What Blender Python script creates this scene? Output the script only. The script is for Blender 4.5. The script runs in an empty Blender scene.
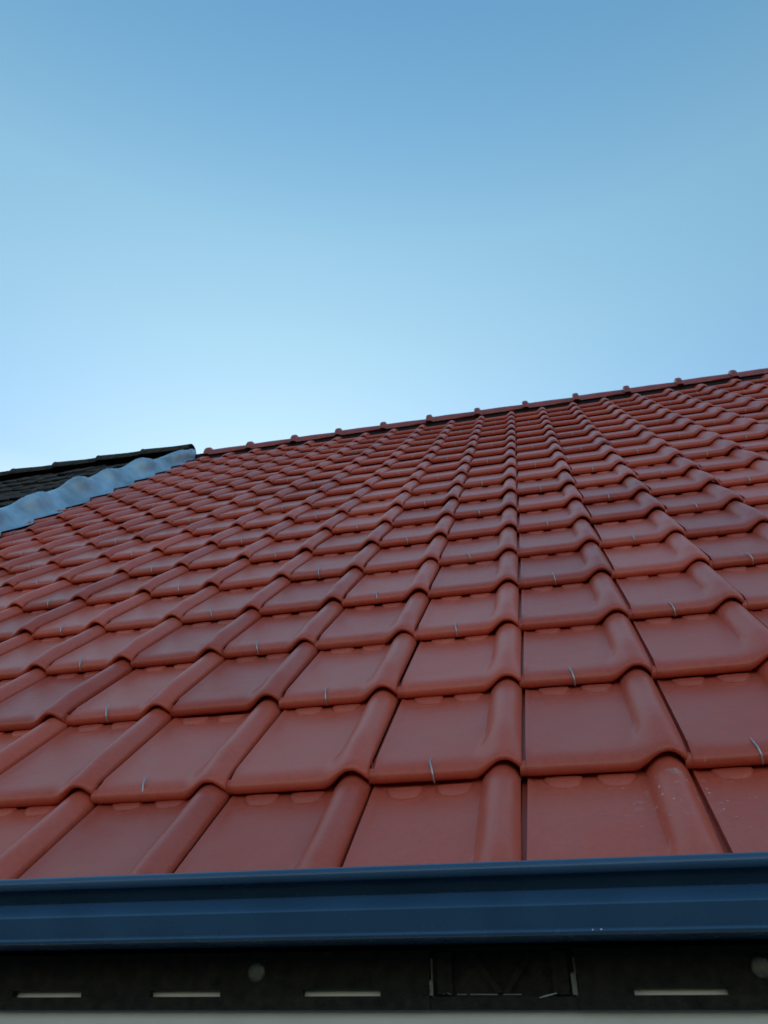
import bpy, bmesh, math, random
import numpy as np
from mathutils import Matrix, Vector

rnd = random.Random(7)
S = bpy.context.scene
COL = S.collection
TH = math.radians(45)            # roof pitch
CO, SI = math.cos(TH), math.sin(TH)
W, L = 0.27106, 0.34             # cover width and course length of the red tiles
VA = 6.45                        # eave to apex along the slope
YA = VA * CO
GROUND = -2.95


# ------------------------------------------------------------------ helpers
def P(u, v, n):                  # roof coordinates -> world
    return (u, v * CO - n * SI, v * SI + n * CO)


def props(o, label=None, cat=None, group=None, kind=None):
    if label: o['label'] = label
    if cat: o['category'] = cat
    if group: o['group'] = group
    if kind: o['kind'] = kind
    return o


def empty(name, loc, label, cat):
    o = bpy.data.objects.new(name, None)
    o.location = loc
    COL.objects.link(o)
    o.empty_display_size = 0.3
    return props(o, label, cat)


def link(name, me, mat, parent=None, smooth=None):
    for m in (mat if isinstance(mat, (list, tuple)) else [mat]):
        me.materials.append(m)
    o = bpy.data.objects.new(name, me)
    COL.objects.link(o)
    if parent is not None:
        o.parent = parent
        w = Vector((0, 0, 0))
        q = parent
        while q is not None:
            w += q.location
            q = q.parent
        o.location = -w
    if smooth is not None:
        me.polygons.foreach_set('use_smooth', [True] * len(me.polygons))
        if smooth < 179:
            me.set_sharp_from_angle(angle=math.radians(smooth))
    return o


def mesh(name, verts, faces):
    me = bpy.data.meshes.new(name)
    me.from_pydata([tuple(v) for v in verts], [], [tuple(f) for f in faces])
    me.update()
    return me


class MB:
    def __init__(self):
        self.v, self.f = [], []

    def add(self, vs, fs):
        b = len(self.v)
        self.v += [tuple(x) for x in vs]
        self.f += [tuple(i + b for i in f) for f in fs]
        return self

    def box(self, x0, x1, y0, y1, z0, z1):
        vs = [(x, y, z) for x in (x0, x1) for y in (y0, y1) for z in (z0, z1)]
        return self.add(vs, [(0, 1, 3, 2), (4, 6, 7, 5), (0, 4, 5, 1), (2, 3, 7, 6), (0, 2, 6, 4), (1, 5, 7, 3)])

    def extrude_x(self, prof, x0, x1, closed=True, caps=True, nseg=1):
        n = len(prof)
        vs, fs = [], []
        for k in range(nseg + 1):
            x = x0 + (x1 - x0) * k / nseg
            vs += [(x, y, z) for y, z in prof]
        for k in range(nseg):
            for i in range(n if closed else n - 1):
                j = (i + 1) % n
                fs.append((k * n + i, k * n + j, (k + 1) * n + j, (k + 1) * n + i))
        if caps and closed:
            fs.append(tuple(range(n - 1, -1, -1)))
            fs.append(tuple(nseg * n + i for i in range(n)))
        return self.add(vs, fs)

    def tube(self, pts, r, seg=8, flat=1.0):
        vs, fs = [], []
        pts = [Vector(p) for p in pts]
        rs = r if isinstance(r, (list, tuple)) else [r] * len(pts)
        for k, p in enumerate(pts):
            d = (pts[min(k + 1, len(pts) - 1)] - pts[max(k - 1, 0)]).normalized()
            a = d.cross(Vector((1, 0, 0.01))).normalized()
            b = d.cross(a).normalized()
            for i in range(seg):
                t = 2 * math.pi * i / seg
                vs.append(p + a * math.cos(t) * rs[k] * flat + b * math.sin(t) * rs[k])
        for k in range(len(pts) - 1):
            for i in range(seg):
                j = (i + 1) % seg
                fs.append((k * seg + i, k * seg + j, (k + 1) * seg + j, (k + 1) * seg + i))
        fs.append(tuple(range(seg - 1, -1, -1)))
        fs.append(tuple((len(pts) - 1) * seg + i for i in range(seg)))
        return self.add(vs, fs)

    def build(self, name, mat, parent=None, smooth=None, bevel=0):
        me = mesh(name, self.v, self.f)
        bm = bmesh.new(); bm.from_mesh(me)
        bmesh.ops.recalc_face_normals(bm, faces=bm.faces)
        bm.to_mesh(me); bm.free()
        o = link(name, me, mat, parent, smooth)
        if bevel:
            m = o.modifiers.new('bevel', 'BEVEL'); m.width = bevel; m.segments = 2
            m.limit_method = 'ANGLE'
        return o


# ------------------------------------------------------------------ materials
def new_mat(name):
    m = bpy.data.materials.new(name); m.use_nodes = True
    nt = m.node_tree
    b = nt.nodes['Principled BSDF']
    return m, nt, b


def N(nt, t, **kw):
    n = nt.nodes.new(t)
    for k, v in kw.items():
        if k in n.inputs.keys(): n.inputs[k].default_value = v
        else: setattr(n, k, v)
    return n


def mixc(nt, fac, a, b, mode='MIX'):
    m = N(nt, 'ShaderNodeMix', data_type='RGBA', blend_type=mode)
    for s, v in ((0, fac), (6, a), (7, b)):
        if hasattr(v, 'links') or hasattr(v, 'is_linked'): nt.links.new(v, m.inputs[s])
        else: m.inputs[s].default_value = v
    return m.outputs[2]


def ramp(nt, src, p0, p1, c0=(0, 0, 0, 1), c1=(1, 1, 1, 1)):
    r = N(nt, 'ShaderNodeValToRGB')
    r.color_ramp.elements[0].position = p0; r.color_ramp.elements[0].color = c0
    r.color_ramp.elements[1].position = p1; r.color_ramp.elements[1].color = c1
    nt.links.new(src, r.inputs[0])
    return r.outputs[0]


def simple(name, col, rough=0.5, spec=0.5, metal=0.0, var=0.15, scale=20.0, bump=0.0, bscale=200.0, coat=0.0):
    m, nt, b = new_mat(name)
    tc = N(nt, 'ShaderNodeTexCoord')
    nz = N(nt, 'ShaderNodeTexNoise', Scale=scale, Detail=6.0)
    nt.links.new(tc.outputs['Object'], nz.inputs['Vector'])
    lo = tuple(c * (1 - var) for c in col) + (1,)
    hi = tuple(min(1, c * (1 + var)) for c in col) + (1,)
    c = ramp(nt, nz.outputs['Fac'], 0.3, 0.7, lo, hi)
    nt.links.new(c, b.inputs['Base Color'])
    r = ramp(nt, nz.outputs['Fac'], 0.3, 0.7, (rough * 0.85,) * 3 + (1,), (min(1, rough * 1.15),) * 3 + (1,))
    nt.links.new(r, b.inputs['Roughness'])
    b.inputs['Specular IOR Level'].default_value = spec
    b.inputs['Metallic'].default_value = metal
    if coat:
        b.inputs['Coat Weight'].default_value = coat; b.inputs['Coat Roughness'].default_value = 0.25
    if bump:
        n2 = N(nt, 'ShaderNodeTexNoise', Scale=bscale, Detail=4.0)
        nt.links.new(tc.outputs['Object'], n2.inputs['Vector'])
        bp = N(nt, 'ShaderNodeBump', Strength=bump, Distance=0.002)
        nt.links.new(n2.outputs['Fac'], bp.inputs['Height'])
        nt.links.new(bp.outputs[0], b.inputs['Normal'])
    return m


def tile_material():
    m, nt, b = new_mat('red_engobed_clay')
    tc = N(nt, 'ShaderNodeTexCoord')
    at = N(nt, 'ShaderNodeAttribute', attribute_name='tone')
    big = N(nt, 'ShaderNodeTexNoise', Scale=3.5, Detail=5.0, Roughness=0.6)
    fine = N(nt, 'ShaderNodeTexNoise', Scale=90.0, Detail=5.0, Roughness=0.65)
    for n_ in (big, fine): nt.links.new(tc.outputs['Object'], n_.inputs['Vector'])
    base = ramp(nt, at.outputs['Fac'], 0.0, 1.0, TILE_LO, TILE_HI)
    dust = ramp(nt, big.outputs['Fac'], 0.42, 0.72)
    dm = N(nt, 'ShaderNodeMath', operation='MULTIPLY'); nt.links.new(dust, dm.inputs[0]); dm.inputs[1].default_value = 0.30
    c1 = mixc(nt, dm.outputs[0], base, (0.56, 0.19, 0.15, 1))
    sp = ramp(nt, fine.outputs['Fac'], 0.3, 0.7, (0.9, 0.9, 0.9, 1), (1.09, 1.08, 1.06, 1))
    c2 = mixc(nt, 1.0, c1, sp, 'MULTIPLY')
    # lime specks, dense in a few patches only
    vo = N(nt, 'ShaderNodeTexVoronoi', Scale=95.0, Randomness=1.0)
    nt.links.new(tc.outputs['Object'], vo.inputs['Vector'])
    dots = ramp(nt, vo.outputs['Distance'], 0.12, 0.26, (1, 1, 1, 1), (0, 0, 0, 1))
    wn = N(nt, 'ShaderNodeSeparateColor'); nt.links.new(vo.outputs['Color'], wn.inputs[0])
    pick = ramp(nt, wn.outputs[0], 0.74, 0.76)
    # patch around the two lowest tiles right of the middle
    gl = N(nt, 'ShaderNodeVectorMath', operation='DISTANCE')
    mp = N(nt, 'ShaderNodeMapping'); nt.links.new(tc.outputs['Object'], mp.inputs[0])
    nt.links.new(mp.outputs[0], gl.inputs[0]); gl.inputs[1].default_value = (0.235, 0.165, 0.195)
    nd = N(nt, 'ShaderNodeMath', operation='MULTIPLY_ADD'); nt.links.new(big.outputs['Fac'], nd.inputs[0]); nd.inputs[1].default_value = -0.08
    nt.links.new(gl.outputs['Value'], nd.inputs[2])
    near = ramp(nt, nd.outputs[0], 0.0, 0.095, (1, 1, 1, 1), (0, 0, 0, 1))
    med = N(nt, 'ShaderNodeTexNoise', Scale=9.0, Detail=3.0); nt.links.new(tc.outputs['Object'], med.inputs['Vector'])
    scat = ramp(nt, med.outputs['Fac'], 0.72, 0.78)
    mx = N(nt, 'ShaderNodeMath', operation='MAXIMUM'); nt.links.new(near, mx.inputs[0]); nt.links.new(scat, mx.inputs[1])
    a1 = N(nt, 'ShaderNodeMath', operation='MULTIPLY'); nt.links.new(dots, a1.inputs[0]); nt.links.new(pick, a1.inputs[1])
    a2 = N(nt, 'ShaderNodeMath', operation='MULTIPLY'); nt.links.new(a1.outputs[0], a2.inputs[0]); nt.links.new(mx.outputs[0], a2.inputs[1])
    a3 = N(nt, 'ShaderNodeMath', operation='MULTIPLY'); nt.links.new(a2.outputs[0], a3.inputs[0]); a3.inputs[1].default_value = 0.6
    c3 = mixc(nt, a3.outputs[0], c2, (0.8, 0.72, 0.66, 1))
    # pale chalky smear inside the patch
    sm = N(nt, 'ShaderNodeTexNoise', Scale=38.0, Detail=7.0, Roughness=0.75); nt.links.new(tc.outputs['Object'], sm.inputs['Vector'])
    s1 = ramp(nt, sm.outputs['Fac'], 0.56, 0.66)
    s2 = N(nt, 'ShaderNodeMath', operation='MULTIPLY'); nt.links.new(s1, s2.inputs[0]); nt.links.new(near, s2.inputs[1])
    s3 = N(nt, 'ShaderNodeMath', operation='MULTIPLY'); nt.links.new(s2.outputs[0], s3.inputs[0]); s3.inputs[1].default_value = 0.5
    c4 = mixc(nt, s3.outputs[0], c3, (0.5, 0.36, 0.32, 1))
    nt.links.new(c4, b.inputs['Base Color'])
    r = ramp(nt, fine.outputs['Fac'], 0.3, 0.7, (TILE_ROUGH - 0.06,) * 3 + (1,), (TILE_ROUGH + 0.08,) * 3 + (1,))
    nt.links.new(r, b.inputs['Roughness'])
    b.inputs['Specular IOR Level'].default_value = 0.40
    bp = N(nt, 'ShaderNodeBump', Strength=0.25, Distance=0.0008)
    nt.links.new(fine.outputs['Fac'], bp.inputs['Height'])
    b2 = N(nt, 'ShaderNodeBump', Strength=0.35, Distance=0.004)
    wv = N(nt, 'ShaderNodeTexNoise', Scale=14.0, Detail=2.0); nt.links.new(tc.outputs['Object'], wv.inputs['Vector'])
    nt.links.new(wv.outputs['Fac'], b2.inputs['Height']); nt.links.new(bp.outputs[0], b2.inputs['Normal'])
    nt.links.new(b2.outputs[0], b.inputs['Normal'])
    return m


TILE_LO = (0.450, 0.066, 0.038, 1)
TILE_HI = (0.630, 0.110, 0.064, 1)
TILE_ROUGH = 0.36
M_TILE = tile_material()
M_RIDGE = simple('weathered_ridge_clay', (0.34, 0.060, 0.045), 0.34, 0.5, 0, 0.2, 9, 0.3, 90)
M_GUTTER = simple('blue_coated_metal', (0.034, 0.082, 0.155), 0.27, 0.5, 0.0, 0.12, 9, 0.03, 500)
M_BLACK = simple('black_vent_plastic', (0.017, 0.014, 0.012), 0.62, 0.25, 0, 0.95, 55, 0.9, 260)
M_ROLL = simple('black_ridge_roll', (0.016, 0.009, 0.010), 0.9, 0.3, 0, 0.2, 40)
M_ZINC = simple('zinc_wire', (0.46, 0.47, 0.49), 0.42, 0.5, 0.6, 0.1, 200)
M_SCREW = simple('dull_screw_metal', (0.14, 0.14, 0.13), 0.5, 0.5, 0.5, 0.35, 160)
M_LEAD = simple('blue_grey_lead', (0.30, 0.44, 0.58), 0.45, 0.5, 0.2, 0.30, 6, 0.8, 22)
M_DARK = simple('dark_concrete_tile', (0.052, 0.038, 0.032), 0.85, 0.15, 0, 0.6, 14, 0.9, 60)
M_PLASTER = simple('cream_render', (0.62, 0.60, 0.53), 0.9, 0.2, 0, 0.06, 30, 0.6, 150)
M_FASCIA = simple('pale_grey_board', (0.78, 0.73, 0.70), 0.7, 0.3, 0, 0.06, 12, 0.1, 80)
M_UNDER = simple('dark_underlay', (0.015, 0.012, 0.011), 0.9, 0.2, 0, 0.2, 10)
M_GLASS = simple('dark_window_glass', (0.02, 0.025, 0.03), 0.06, 0.6, 0, 0.1, 3)
M_FRAME = simple('white_window_frame', (0.75, 0.75, 0.73), 0.4, 0.5, 0, 0.03, 20)


def ground_material():
    m, nt, b = new_mat('gravel_ground')
    tc = N(nt, 'ShaderNodeTexCoord')
    n1 = N(nt, 'ShaderNodeTexNoise', Scale=0.15, Detail=8.0, Roughness=0.7)
    nt.links.new(tc.outputs['Object'], n1.inputs['Vector'])
    c = ramp(nt, n1.outputs['Fac'], 0.35, 0.65, (0.13, 0.12, 0.10, 1), (0.20, 0.18, 0.15, 1))
    nt.links.new(c, b.inputs['Base Color']); b.inputs['Roughness'].default_value = 0.95
    return m


M_GROUND = ground_material()
M_SKY_BLOCKER = simple('sky_blocker_green', (0.030, 0.040, 0.020), 0.95, 0.2, 0, 0.5, 1.2)
M_PAVE = simple('grey_paving', (0.17, 0.16, 0.15), 0.85, 0.3, 0, 0.2, 3, 0.6, 40)


# ------------------------------------------------------------------ red tile shape
def roll_h(p, v):
    """height of the roll over the pan at width fraction p and distance v above the nose"""
    t = min(max((v - 0.012) / 0.105, 0), 1); t = t * t * (3 - 2 * t)
    H = 0.0210 + (0.0300 - 0.0210) * t
    c = 0.872
    wl = (0.058 + (0.037 - 0.058) * t) / W
    wr = (0.985 - c)
    x = (p - c)
    if x < 0:
        q = min(-x / wl, 1)
        nose = 0.5 + 0.5 * math.cos(math.pi * q)
        body = (1 - q * q) ** 0.5 * .5 + .5 * math.cos(math.pi / 2 * q)
        return H * (nose + (body - nose) * t)
    q = min(x / wr, 1)
    return H * (1 - 0.80 * q ** 2.2)


T = 0.0285


def plane_n(v):
    return T - (T + 0.007) * v / L


def tile_template(hi=True):
    if hi:
        ps = [0.014, 0.022, 0.05, 0.07, 0.085, 0.16, 0.25, 0.34, 0.43, 0.52, 0.58, 0.62, 0.65, 0.68, 0.705, 0.73, 0.755, 0.78, 0.80, 0.82,
              0.84, 0.86, 0.88, 0.90, 0.92, 0.94, 0.96, 0.975, 0.985]
        prof = [(.05, 1), (.008, 1), (.003, .96), (.0, .86), (-.0015, .72), (-.0015, .58), (0, .43), (.003, .31), (.0075, .195), (.0135, .115),
                (.021, .055), (.03, 0.015), (.042, 0), (.058, 0), (.075, 0), (.092, 0), (.112, 0), (.14, 0), (.19, 0), (.25, 0), (.30, 0), (.36, 0), (.395, 0)]
    else:
        ps = [0.014, 0.06, 0.3, 0.55, 0.64, 0.70, 0.75, 0.79, 0.83, 0.87, 0.91, 0.95, 0.985]
        prof = [(.05, 1), (.002, .95), (-.0015, .65), (.002, .32), (.010, .1), (.025, 0), (.05, 0), (.08, 0), (.115, 0), (.2, 0), (.36, 0), (.385, 0)]
    vs, fs = [], []
    nu = len(ps) + 4
    for (v, q) in prof:
        row = []
        for i, p in enumerate(ps):
            vv = max(v, 0)
            h = roll_h(p, vv)
            tk = 0.0305 - 0.0125 * min(h / 0.02, 1)
            n = plane_n(v) + h - q * tk
            if hi and q < 0.5:
                if p <= 0.024: n += 0.0026 * (1 if v > .03 else 0)
                # pan very slightly dished
                if 0.08 < p < 0.66: n -= 0.0016 * math.sin(math.pi * (p - .08) / .58) * min(max(v - .02, 0) / .05, 1)
            # rounded lower corners
            dv = 0.0
            e = p / 0.06
            if e < 1 and v < .1: dv += 0.003 * (1 - e) ** 2 * (1 - v / .1)
            e2 = (0.985 - p) / 0.05
            if e2 < 1 and v < .1: dv += 0.006 * (1 - e2) ** 2 * (1 - v / .1)
            row.append((p * W, v + dv, n))
        a = row[0]; z = row[-1]
        gz = plane_n(v) - q * 0.0305
        sh = -0.0120 if v > .02 else -0.002
        row = [(a[0] - .0120, a[1] + .003, gz + sh - 0.010), (a[0] - .0110, a[1] + .002, gz + sh), (a[0] - .0006, a[1] + .001, gz + sh)] + row + [(z[0] - .001, z[1] + .002, plane_n(v) - (0.0045 if v > .02 else .012))]
        vs += row
    for j in range(len(prof) - 1):
        for i in range(nu - 1):
            fs.append((j * nu + i, j * nu + i + 1, (j + 1) * nu + i + 1, (j + 1) * nu + i))
    if hi:
        for cp in (0.235, 0.56):
            R = 0.032; K = 18
            b = len(vs)
            rings = [(1.05, -0.001), (1.0, 0.0030), (0.90, 0.0052), (0.5, 0.0060)]
            for rr, hh in rings:
                for k in range(K + 1):
                    a = math.pi + math.pi * k / K
                    u = cp * W + math.cos(a) * R * rr
                    v = L + 0.004 + math.sin(a) * R * 1.08 * rr
                    vs.append((u, v, plane_n(v) + hh - 0.0012))
            for q in range(len(rings) - 1):
                for k in range(K):
                    i = b + q * (K + 1) + k
                    fs.append((i, i + 1, i + K + 2, i + K + 1))
            fs.append(tuple(b + 3 * (K + 1) + k for k in range(K + 1)))
    return np.array(vs, float), fs


def build_tiles(name, cols, rows, parent, mat, origin=0.0, vmax=VA - 0.05):
    th, fh = tile_template(True)
    tl, fl = tile_template(False)
    V, F, tone = [], [], []
    base = 0
    for r in rows:
        for c in cols:
            hi = r < 9 and c > -11
            vs, fs = (th, fh) if hi else (tl, fl)
            a = rnd.gauss(0, 0.0050)
            du, dv, dn = rnd.gauss(0, 0.0013), rnd.gauss(0, 0.0030), rnd.gauss(0, 0.0008)
            if r == 1 and c == 0: a, du, dv = 0, 0, 0
            dn += 0.0022 * math.sin(c * .55 + 1) * math.sin(r * .8 + c * .2) - 0.001
            tu = rnd.gauss(0, 0.006)
            u = vs[:, 0] - W / 2; v = vs[:, 1]; n = vs[:, 2]
            U = u * math.cos(a) - (v - .1) * math.sin(a) + W / 2 + du + c * W + origin
            VV = u * math.sin(a) + (v - .1) * math.cos(a) + .1 + dv
            VV = np.minimum(VV + r * L, vmax)
            NN = n + dn + u * tu
            pts = np.stack([U, VV * CO - NN * SI, VV * SI + NN * CO], 1)
            V.append(pts)
            F += [tuple(i + base for i in f) for f in fs]
            base += len(vs)
            tone += [min(max(rnd.gauss(.5, .28), 0), 1)] * len(vs)
    me = mesh(name, np.concatenate(V).tolist(), F)
    at = me.attributes.new('tone', 'FLOAT', 'POINT')
    at.data.foreach_set('value', tone)
    return link(name, me, mat, parent, 50)


# ------------------------------------------------------------------ the red roofed house
X0, X1 = -3.36, 4.62             # extent of the house along the eave
house = empty('red_roofed_house', (0.6, YA, GROUND),
              'house with rows of red interlocking clay roof tiles above a dark blue gutter', 'house')

roof = build_tiles('roof', range(-12, 17), range(0, 19), house, M_TILE)
roof['label'] = 'steep slope of red clay tiles with rounded rolls'

# back slope and the boarding under the tiles
u = MB()
u.add([P(X0, -0.0, -0.035), P(X1, -0.0, -0.035), P(X1, VA, -0.035), P(X0, VA, -0.035),
       P(X0, -0.0, -0.06), P(X1, -0.0, -0.06), P(X1, VA, -0.07), P(X0, VA, -0.07)],
      [(0, 1, 2, 3), (4, 7, 6, 5), (0, 4, 5, 1), (1, 5, 6, 2), (2, 6, 7, 3), (3, 7, 4, 0)])
u.build('underlay', M_UNDER, roof)


def back_slope(name, x0, x1, w, mat, parent, top=0.0, ht=0.035):
    """the far slope of a roof: same courses, seen only from behind"""
    vs, fs = [], []
    nr = 19
    prof = []
    for r in range(nr, -1, -1):
        v = min(r * L + L, VA + .0); n = 0.0
        prof.append((v, n + top)); prof.append((min(r * L, VA), 0.026 + top))
    prof = [(v, n) for v, n in prof]
    nc = int((x1 - x0) / w)
    xs = []
    for c in range(nc):
        for p, h in ((0, 0), (.6, 0), (.75, .6), (.87, 1), (.98, .4)):
            xs.append((x0 + (c + p) * w, h * ht))
    for v, n in prof:
        for x, h in xs:
            a = P(x, v, n + h)
            vs.append((a[0], 2 * YA - a[1], a[2]))
    m = len(xs)
    for j in range(len(prof) - 1):
        for i in range(m - 1):
            fs.append((j * m + i, j * m + i + 1, (j + 1) * m + i + 1, (j + 1) * m + i))
    return MB().add(vs, fs).build(name, mat, parent, 40)


back_slope('rear_roof', X0, X1, W, M_TILE, house, 0.0)['label'] = 'far slope of red tiles behind the ridge'


# ridge caps: half-round with a raised collar where they lap
def ridge_cap(r_out, length, collar, taper, A0=-5):
    """half round cap along +x from 0 to length, centre at origin"""
    mb = MB()
    A = [math.radians(a) for a in np.linspace(A0, 180 - A0, 23)]
    if collar:
        st = [(-0.012, -0.012), (-0.012, 0.010), (-0.008, 0.020), (0.0, 0.026), (0.028, 0.026), (0.038, 0.020), (0.044, 0.006), (0.052, 0.0), (length * .5, 0.0), (length, -0.006)]
    else:
        st = [(0.0, -0.012), (0.0, 0.004), (0.004, 0.0), (length * .5, -taper * .5), (length + .03, -taper)]
    vs, fs = [], []
    for x, dr in st:
        for a in A:
            vs.append((x, math.cos(a) * (r_out + dr), math.sin(a) * (r_out + dr)))
    n = len(A)
    for k in range(len(st) - 1):
        for i in range(n - 1):
            fs.append((k * n + i, k * n + i + 1, (k + 1) * n + i + 1, (k + 1) * n + i))
    # underside
    b = len(vs)
    for x, dr in (st[0], st[-1]):
        for a in A:
            vs.append((x, math.cos(a) * (r_out - 0.016), math.sin(a) * (r_out - 0.016)))
    for i in range(n - 1):
        fs.append((b + i, b + i + 1, b + n + i + 1, b + n + i))
        fs.append((i, i + 1, b + i + 1, b + i))
    for s in (0, n - 1):
        fs.append((s, b + s, b + n + s, (len(st) - 1) * n + s))
    return mb.add(vs, fs)


RC = 0.100
zc = VA * SI - 0.030
cap_mesh = None
SP = 0.447
x = 0.085 - SP * 7
first = ridge_cap(RC, SP, True, 0).build('ridge_tile', M_RIDGE, roof, 45)
at = first.data.attributes.new('tone', 'FLOAT', 'POINT'); at.data.foreach_set('value', [.35] * len(first.data.vertices))
k = 0
while x < X1 - 0.1:
    o = first if k == 0 else first.copy()
    if k:
        COL.objects.link(o); o.parent = roof
    o.location = Vector((x + rnd.gauss(0, .004) - house.location.x, YA - house.location.y, zc + rnd.gauss(0, .002) - house.location.z)) - roof.location
    o.rotation_euler = (0, rnd.gauss(0, .003), rnd.gauss(0, .003))
    x += SP; k += 1
# roll under the caps
rr = MB()
xs = np.arange(X0 + .02, X1, 0.06)
prof = [(-.115, -.115), (-.10, -.055), (-.084, -.02), (-.080, .015), (-.06, .05), (0, .076), (.06, .05), (.080, .015), (.084, -.02), (.10, -.055), (.115, -.115)]
rr.extrude_x([(YA + a, zc + b) for a, b in prof], X0 + .05, X1 - .02, True)
rr.build('ridge_vent_roll', M_ROLL, roof, 30)

# wire storm clips
cm = MB()
cm.tube([(0.000, .042, T - .0035), (0.000, .033, T - .0008), (.0005, .022, T + .0005), (.0035, .010, T - .001), (.006, -.001, T - .009), (.007, -.0055, T - .020), (.007, -.001, T - .027), (.006, .010, T - .0285)],
        [.0007, .0011, .0014, .0017, .0017, .0015, .0012, .0010], 8)
clip_me = None
far = MB()
for r in range(0, 18):
    for c in range(-12, 17):
        if (r + c) % 2: continue
        uu, vv = (c + .375 + rnd.gauss(0, .01)) * W, r * L
        a = rnd.gauss(0.03, .10)
        big = r <= 8 and -12 < c < 8
        sc = rnd.uniform(.88, 1.1)
        if big:
            # world frame of the slope
            Mx = Matrix(((1, 0, 0), (0, CO, -SI), (0, SI, CO)))
            if clip_me is None:
                o = cm.build('storm_clip', M_ZINC, roof, 60); clip_me = o
            else:
                o = clip_me.copy(); COL.objects.link(o); o.parent = roof
            # twist about the slope normal at the nose
            Rz = Matrix.Rotation(a, 3, 'Z')
            o.rotation_euler = (Mx @ Rz).to_euler()
            o.location = Vector(P(uu, vv, 0)) - house.location - roof.location
        else:
            pts = [P(uu, vv + q[0], q[1]) for q in ((.045, T), (.02, T + .001), (-.003, T - .008), (-.002, T - .025))]
            far.tube(pts, .0012, 5)
fo = far.build('distant_clips', M_ZINC, roof, 60)
fo['kind'] = 'stuff'

# lead strip dressed over the joint with the dark roof
vs, fs = [], []
NV, NU = 300, 26


def sstep(x):
    x = min(max(x, 0), 1)
    return x * x * (3 - 2 * x)


AMP = [rnd.uniform(.55, 1.1) for _ in range(30)]
for j in range(NV):
    v = -0.02 + (VA - 0.0) * j / (NV - 1)
    ph = (v - 4.40 + 0.05 * math.sin(v * 3.7)) / 0.51 + 12
    fr = ph % 1.0; amp = AMP[int(ph)]
    # one swelling per half metre: steep on the lower side, drawn out on the upper
    bump = sstep(fr / .22) * (1 - sstep((fr - .22) / .62))
    course = (v / L) % 1.0
    dr = sstep((v - 4.9) / 1.5)
    foot = -3.215 + 0.07 * sstep((v - 3) / 3.2) + 0.008 * math.sin(v * 9.3) + 0.006 * math.sin(v * 23 + 1)
    crest = -3.385 + 0.21 * dr
    left = -3.52 + 0.12 * dr
    top = 0.135 - 0.025 * dr
    for i in range(NU):
        t = i / (NU - 1)
        if t < .62:
            q = t / .62
            uu = foot + (crest - foot) * q
            lo = 0.010 + T * (1 - course) * (1 - q)
            n = lo + (top - lo) * sstep((q - .25) / .75) ** 1.1
        else:
            q = (t - .62) / .38
            uu = crest + (left - crest) * q
            n = top - 0.008 * q
        n += 0.050 * amp * bump * math.exp(-((t - .60) / .20) ** 2)
        uu += 0.060 * amp * bump * math.exp(-((t - .52) / .16) ** 2)
        n += (0.007 * math.sin(v * 23 + t * 9 + 2 * math.sin(v * 5)) + 0.005 * math.sin(v * 61 + t * 21 + math.sin(v * 11) * 2)) * math.sin(t * 3.1)
        if t > .9: n -= 0.02 * ((t - .9) / .1)
        vs.append(P(uu, v, n))
for j in range(NV - 1):
    for i in range(NU - 1):
        fs.append((j * NU + i, j * NU + i + 1, (j + 1) * NU + i + 1, (j + 1) * NU + i))
lead = MB().add(vs, fs).build('lead_flashing', M_LEAD, roof, 179)
md = lead.modifiers.new('solid', 'SOLIDIFY'); md.thickness = 0.004; md.offset = 0
lead['label'] = 'wavy blue-grey lead strip along the roof edge'

# walls, gables, fascia
w = MB()
WY0, WY1 = 0.32, 2 * YA - 0.32
w.add([(X0 + .02, WY0, GROUND), (X0 + .02, WY1, GROUND), (X0 + .02, WY1, .22), (X0 + .02, YA, YA - .10), (X0 + .02, WY0, .22),
       (X1 - .1, WY0, GROUND), (X1 - .1, WY1, GROUND), (X1 - .1, WY1, .22), (X1 - .1, YA, YA - .10), (X1 - .1, WY0, .22)],
      [(0, 1, 2, 3, 4), (9, 8, 7, 6, 5), (0, 5, 6, 1), (0, 4, 9, 5), (1, 6, 7, 2)])
w.build('wall', M_PLASTER, house)
fb = MB()
fb.box(X0, X1 - .05, 0.036, 0.058, -0.26, -0.001)
fb.box(X0, X1 - .05, 0.058, WY0, -0.26, -0.24)
fb.build('fascia_board', M_FASCIA, house, None, 0.002)


def window(x0, x1, z0, z1, parent, y):
    f = MB()
    t = .07
    f.box(x0, x1, y - .02, y + .03, z0, z0 + t); f.box(x0, x1, y - .02, y + .03, z1 - t, z1)
    f.box(x0, x0 + t, y - .02, y + .03, z0 + t, z1 - t); f.box(x1 - t, x1, y - .02, y + .03, z0 + t, z1 - t)
    m = (x0 + x1) / 2
    f.box(m - .04, m + .04, y - .018, y + .03, z0 + t, z1 - t)
    fo = f.build('window', M_FRAME, parent, None, .004)
    MB().box(x0 + t, m - .04, y - .006, y, z0 + t, z1 - t).box(m + .04, x1 - t, y - .006, y, z0 + t, z1 - t).build('pane', M_GLASS, fo)
    MB().box(x0 - .05, x1 + .05, y - .1, y - .021, z0 - .04, z0 - .002).build('sill', M_FASCIA, fo, None, .003)


window(-2.6, -1.2, GROUND + .95, GROUND + 2.2, house, WY0)
window(1.9, 3.6, GROUND + .95, GROUND + 2.2, house, WY0)

# gutter: box section with a rolled bead, a neck groove and a sloping shoulder
def arc(cy, cz, r, a0, a1, n):
    return [(cy + r * math.cos(math.radians(a0 + (a1 - a0) * k / (n - 1))), cz + r * math.sin(math.radians(a0 + (a1 - a0) * k / (n - 1)))) for k in range(n)]


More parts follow.
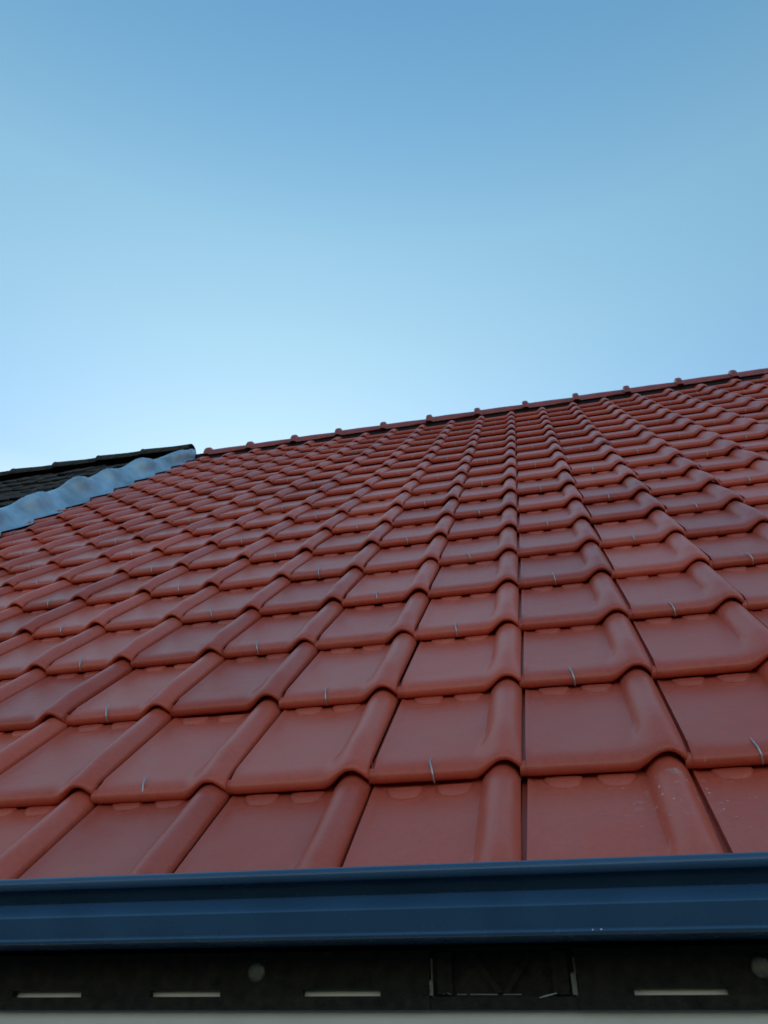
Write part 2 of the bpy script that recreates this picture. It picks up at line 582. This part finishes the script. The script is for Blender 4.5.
def gutter(x0, x1, parent):
    outer = []
    outer += [(0.022, 0.045), (0.022, -0.012)]
    outer += arc(0.016, -0.0150, 0.006, 0, -90, 4)
    outer += arc(-0.1125, -0.0182, 0.0036, -90, -175, 5)
    outer += [(-0.1150, -0.0165), (-0.1115, -0.0148), (-0.1180, 0.0085), (-0.1176, 0.0096), (-0.1168, 0.0106), (-0.1010, 0.0254), (-0.0995, 0.0268)]
    outer += [(-0.0960, 0.0278), (-0.0800, 0.0272), (-0.0960, 0.0425), (-0.1010, 0.0425)]
    outer += arc(-0.1095, 0.0508, 0.0082, 285, 20, 16)
    inner = [(-0.0975, 0.049), (-0.0945, 0.0440), (-0.0780, 0.0270), (-0.0780, 0.0235), (-0.0900, 0.0225), (-0.1140, 0.0065), (-0.1095, -0.0145), (-0.110, -0.0190), (0.012, -0.0185), (0.0195, -0.013), (0.0195, 0.045)]
    g = MB().extrude_x(outer + inner, x0, x1, True, True, 40)
    return g.build('gutter', M_GUTTER, parent, 28)


gt = gutter(X0 + .0, X1, house)
gt['label'] = 'dark blue box gutter with a rolled top bead'
# small white flecks of paint on the lower edge of the gutter
fl = MB()
for fx, fz, r in ((0.078, -0.0172, .0010), (0.0875, -0.0170, .0012)):
    pts = [(fx + r * math.cos(t), -0.1168, fz + r * .7 * math.sin(t)) for t in np.linspace(0, 2 * math.pi, 9)[:-1]]
    pts2 = [(a, b + .002, c) for a, b, c in pts]
    fl.add(pts + pts2, [tuple(range(8))] + [(i, (i + 1) % 8, 8 + (i + 1) % 8, 8 + i) for i in range(8)])
fl.build('paint_fleck', M_FASCIA, gt)

# slotted black ventilation strip under the gutter
ZB, ZT = -0.0945, -0.0270
SY0, SY1 = 0.020, 0.0305


def vent_strip(x0, x1, slots, pockets, parent):
    mb = MB()
    # solid pieces between pockets
    edges = [x0] + [e for p in pockets for e in p] + [x1]
    segs = [(edges[i], edges[i + 1]) for i in range(0, len(edges), 2)]
    zs0, zs1 = -0.0790, -0.0712
    for a, b in segs:
        ss = [s for s in slots if s[0] > a and s[1] < b]
        mb.box(a, b, SY0, SY1, zs1, ZT)
        mb.box(a, b, SY0 - .004, SY1, ZB, zs0)
        xx = a
        for s in ss:
            mb.box(xx, s[0], SY0, SY1, zs0, zs1); xx = s[1]
        mb.box(xx, b, SY0, SY1, zs0, zs1)
    o = mb.build('vent_strip', M_BLACK, parent, None)
    return o


slots = [(-.745, -.645), (-.531, -.424), (-.310, -.203), (.119, .229)]
pockets = [(-.137, .051)]
per = 0.868
allslots = [(a + k * per, b + k * per) for k in range(-3, 5) for a, b in slots + [(.335, .44)] if True]
# keep the pattern regular but never overlapping
allslots = sorted(allslots)
clean = []
for s in allslots:
    if clean and s[0] < clean[-1][1] + .03: continue
    if s[0] > X0 + .05 and s[1] < X1 - .1: clean.append(s)
pk = [(a + k * per * 2, b + k * per * 2) for k in (-1, 0, 1, 2) for a, b in pockets]
pk = [p for p in pk if p[0] > X0 + .1 and p[1] < X1 - .1]
clean = [s for s in clean if all(s[1] < p[0] - .01 or s[0] > p[1] + .01 for p in pk)]
vent = vent_strip(X0 + .01, X1 - .06, clean, pk, house)
vent['label'] = 'black slotted ventilation strip beneath the gutter'


def disc(cx, cz, y, r, h, seg=20):
    mb = MB()
    rings = [(r, 0), (r, h * .5), (r * .8, h * .9), (r * .4, h), (0.0001, h)]
    vs, fs = [], []
    for rr_, hh in rings:
        for i in range(seg):
            t = 2 * math.pi * i / seg
            vs.append((cx + rr_ * math.cos(t), y - hh, cz + rr_ * math.sin(t)))
    for q in range(len(rings) - 1):
        for i in range(seg):
            j = (i + 1) % seg
            fs.append((q * seg + i, q * seg + j, (q + 1) * seg + j, (q + 1) * seg + i))
    return mb.add(vs, fs)


for k in range(-2, 4):
    for sx in (-.377, .272):
        x = sx + k * 1.62
        if X0 + .1 < x < X1 - .1:
            disc(x, -.0505, SY0, .0125, .004).build('screw', M_SCREW, vent, 60)
# pockets: recessed clips of the strip
for a, b in pk:
    m = MB()
    m.box(a + .003, b - .003, .0292, .034, ZB, ZT - .005)
    m.box(a, b, SY0 - .001, SY1, ZB, -.0800)
    m.box(a + .010, a + .030, .0215, .0292, -.078, -.03)
    m.box(b - .030, b - .010, .0215, .0292, -.078, -.03)
    m.add([(a + .05, .023, -.031), (a + .06, .023, -.031), (a + .095, .023, -.076), (a + .085, .023, -.076),
           (a + .05, .029, -.031), (a + .06, .029, -.031), (a + .095, .029, -.076), (a + .085, .029, -.076)],
          [(0, 1, 2, 3), (4, 7, 6, 5), (0, 4, 5, 1), (1, 5, 6, 2), (2, 6, 7, 3), (3, 7, 4, 0)])
    m.add([(b - .06, .023, -.031), (b - .05, .023, -.031), (b - .085, .023, -.076), (b - .095, .023, -.076),
           (b - .06, .029, -.031), (b - .05, .029, -.031), (b - .085, .029, -.076), (b - .095, .029, -.076)],
          [(0, 1, 2, 3), (4, 7, 6, 5), (0, 4, 5, 1), (1, 5, 6, 2), (2, 6, 7, 3), (3, 7, 4, 0)])
    m.build('strip_connector', M_BLACK, vent, None)
    MB().box(a + .0005, a + .005, .0165, .0195, -.0785, -.062).build('metal_tab', M_SCREW, vent, None)
    MB().box(b - .0065, b - .0005, .0165, .0195, -.0785, -.055).build('metal_tab', M_SCREW, vent, None)
    for pts, rad in (([(a + .018, .0165, -.0768), (a + .024, .0165, -.0758), (a + .028, .0165, -.0778)], .0007),
                     ([(a + .036, .0165, -.0775), (a + .048, .0165, -.0776)], .0007),
                     ([(a + .053, .0165, -.0776), (a + .088, .0165, -.0777)], .0007),
                     ([(a + .095, .0165, -.0777), (a + .118, .0165, -.0777)], .0007),
                     ([(b - .048, .0160, -.0815), (b - .040, .0160, -.0795), (b - .026, .0160, -.0765)], [.0006, .0013, .0006])):
        MB().tube(pts, rad, 6).build('wire_end', M_ZINC, vent, 60)

# ------------------------------------------------------------------ the neighbouring dark roofed house
NX0, NX1 = -11.2, -3.37
nb = empty('dark_roofed_house', (-7.2, YA, GROUND),
           'neighbouring house with black tiled roof beyond the lead strip at left', 'house')
vs, fs = [], []
cw = 0.30
NB = 0.100
base = 0
for r in range(0, 18):
    c = 0
    xx = NX1 - .02
    while xx > NX0 + cw:
        x0_, x1_ = xx - cw + .006, xx
        dn, dv = rnd.gauss(0, .0035), rnd.gauss(0, .012)
        pr = [(.03, -.004), (.0, .002), (-.001, .009), (.004, .014), (.33, .0), (.37, -.006)]
        b = len(vs)
        uus = [(0, -.012), (0.002, 0.002), (.04, .004), (.06, 0), (.48, -.002), (.52, .006), (.56, 0), (.95, 0), (.985, .006), (1, -.012)]
        for v, n in pr:
            for q, h in uus:
                vv = min(r * L + v + dv, VA - .03)
                vs.append(P(x0_ + (x1_ - x0_) * q, vv, NB + n + h + dn))
        m = len(uus)
        for j in range(len(pr) - 1):
            for i in range(m - 1):
                fs.append((b + j * m + i, b + j * m + i + 1, b + (j + 1) * m + i + 1, b + (j + 1) * m + i))
        xx -= cw
nroof = MB().add(vs, fs).build('roof', M_DARK, nb, 40)
nroof['label'] = 'dark almost black roof slope'
MB().add([P(NX0, 0, NB - .03), P(NX1 + .01, 0, NB - .03), P(NX1 + .01, VA, NB - .03), P(NX0, VA, NB - .03),
          P(NX0, 0, -.06), P(NX1 + .01, 0, -.06), P(NX1 + .01, VA, -.07), P(NX0, VA, -.07)],
         [(0, 1, 2, 3), (4, 7, 6, 5), (0, 4, 5, 1), (1, 5, 6, 2), (2, 6, 7, 3), (3, 7, 4, 0)]).build('underlay', M_UNDER, nroof)
back_slope('rear_roof', NX0, NX1, .30, M_DARK, nb, NB, .004)
first = ridge_cap(0.108, 0.5, False, 0.024).build('ridge_tile', M_DARK, nroof, 45)
x = -3.77
k = 0
while x > NX0:
    o = first if k == 0 else first.copy()
    if k: COL.objects.link(o); o.parent = nroof
    o.location = Vector((x - nb.location.x, 0, YA + .100 + rnd.gauss(0, .003) - nb.location.z)) - nroof.location
    o.rotation_euler = (0, rnd.gauss(0, .004), 0)
    x -= 0.5; k += 1
w = MB()
w.add([(NX0 + .1, WY0, GROUND), (NX0 + .1, WY1, GROUND), (NX0 + .1, WY1, .22), (NX0 + .1, YA, YA - .10), (NX0 + .1, WY0, .22),
       (NX1, WY0, GROUND), (NX1, WY1, GROUND), (NX1, WY1, .22), (NX1, YA, YA - .10), (NX1, WY0, .22)],
      [(0, 1, 2, 3, 4), (9, 8, 7, 6, 5), (0, 5, 6, 1), (0, 4, 9, 5), (1, 6, 7, 2)])
w.build('wall', M_PLASTER, nb)
MB().box(NX0, NX1 + .01, 0.036, 0.058, -0.26, -0.001).box(NX0, NX1 + .01, 0.058, WY0, -0.26, -0.24).build('fascia_board', M_FRAME, nb, None, .002)
gutter(NX0, NX1 + .008, nb)
window(-9.8, -8.2, GROUND + .95, GROUND + 2.2, nb, WY0)
window(-6.4, -5.0, GROUND + .95, GROUND + 2.2, nb, WY0)

# ------------------------------------------------------------------ ground
g = MB().add([(-3000, -3000, GROUND), (3000, -3000, GROUND), (3000, 3000, GROUND), (-3000, 3000, GROUND)], [(0, 1, 2, 3)]).build('ground', M_GROUND)
props(g, 'flat pale gravelly ground around the houses', 'ground', kind='structure')
vs, fs = [], []
ys = [-5, -8, -10, -14, -20, -40, -90, -300]
zs = [0, .15, 0.9, 1.6, 2.4, 5, 12, 30]
nx = 121
for yy, zz in zip(ys, zs):
    for i in range(nx):
        xx = -300 + 5 * i
        k_ = 1 + .12 * math.sin(xx * .9 + yy) + .08 * math.sin(xx * .37 + 2)
        vs.append((xx, yy + .6 * math.sin(xx * .5), GROUND - .05 + zz * k_))
for j in range(len(ys) - 1):
    for i in range(nx - 1):
        fs.append((j * nx + i, j * nx + i + 1, (j + 1) * nx + i + 1, (j + 1) * nx + i))
hl = MB().add(vs, fs).build('sky_blocker_bank', M_SKY_BLOCKER, None, 180)  # unseen bank, added to block low sky light reaching gutter and tiles
props(hl, 'dark green bank added out of view opposite the eaves to block low sky light', 'sky_blocker_bank', kind='structure')
pv = MB().box(-11.0, 5.0, -3.6, WY0 - .002, GROUND - .1, GROUND + .03).build('path', M_PAVE)
props(pv, 'grey paved terrace along the foot of the house wall', 'path', kind='structure')

# ------------------------------------------------------------------ camera (solved from the tile lattice)
R = [[0.97414, 0.22595, -8e-05], [-0.1219, 0.52525, -0.84217], [-0.19024, 0.8204, 0.53921]]
cam = bpy.data.cameras.new('camera')
co = bpy.data.objects.new('camera', cam); COL.objects.link(co)
m = Matrix(((R[0][0], -R[1][0], -R[2][0], 0.073), (R[0][1], -R[1][1], -R[2][1], -1.1485), (R[0][2], -R[1][2], -R[2][2], -0.0948), (0, 0, 0, 1)))
co.matrix_world = m
cam.sensor_fit = 'VERTICAL'; cam.sensor_height = 5.6; cam.lens = 778.53 / 1024 * 5.6
cam.clip_start = 0.02; cam.clip_end = 10000
cam.dof.use_dof = True; cam.dof.focus_distance = 1.9; cam.dof.aperture_fstop = 1.8
S.camera = co

# ------------------------------------------------------------------ light
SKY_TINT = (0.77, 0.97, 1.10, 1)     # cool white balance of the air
SUN_EL = math.radians(9)
SUN_AZ = math.radians(-22)       # clockwise from +y (behind the ridge), slightly left
wd = bpy.data.worlds.new('World'); S.world = wd; wd.use_nodes = True
nt = wd.node_tree
bg = nt.nodes['Background']
sky = nt.nodes.new('ShaderNodeTexSky'); sky.sky_type = 'NISHITA'; sky.sun_disc = False
sky.sun_elevation = SUN_EL; sky.sun_rotation = SUN_AZ
sky.air_density = 1.5; sky.dust_density = 1.8; sky.ozone_density = 2.4
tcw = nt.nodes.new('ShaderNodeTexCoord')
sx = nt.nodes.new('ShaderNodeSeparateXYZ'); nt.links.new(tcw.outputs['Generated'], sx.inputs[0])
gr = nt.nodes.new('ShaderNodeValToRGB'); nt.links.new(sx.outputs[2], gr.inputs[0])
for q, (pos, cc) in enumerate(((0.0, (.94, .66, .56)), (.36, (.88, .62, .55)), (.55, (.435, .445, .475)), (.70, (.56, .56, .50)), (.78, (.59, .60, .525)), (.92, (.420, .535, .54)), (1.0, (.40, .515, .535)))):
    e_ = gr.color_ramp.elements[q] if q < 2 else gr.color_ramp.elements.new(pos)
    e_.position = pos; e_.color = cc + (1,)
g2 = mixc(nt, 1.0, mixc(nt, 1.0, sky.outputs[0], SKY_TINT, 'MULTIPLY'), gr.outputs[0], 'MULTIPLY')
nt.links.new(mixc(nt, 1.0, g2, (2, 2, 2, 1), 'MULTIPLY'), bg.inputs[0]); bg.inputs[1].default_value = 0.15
sl = bpy.data.lights.new('sun', 'SUN'); sl.energy = 2.0; sl.angle = math.radians(0.5); sl.color = (1, .86, .7)
so = bpy.data.objects.new('sun', sl); COL.objects.link(so)
d = Vector((math.sin(SUN_AZ) * math.cos(SUN_EL), math.cos(SUN_AZ) * math.cos(SUN_EL), math.sin(SUN_EL)))
so.rotation_euler = d.to_track_quat('Z', 'Y').to_euler()
so.location = (-6, 20, 9)

S.view_settings.view_transform = 'Standard'
S.view_settings.look = 'None'
S.view_settings.exposure = 1.18
S.view_settings.gamma = 1
S.render.engine = 'CYCLES'
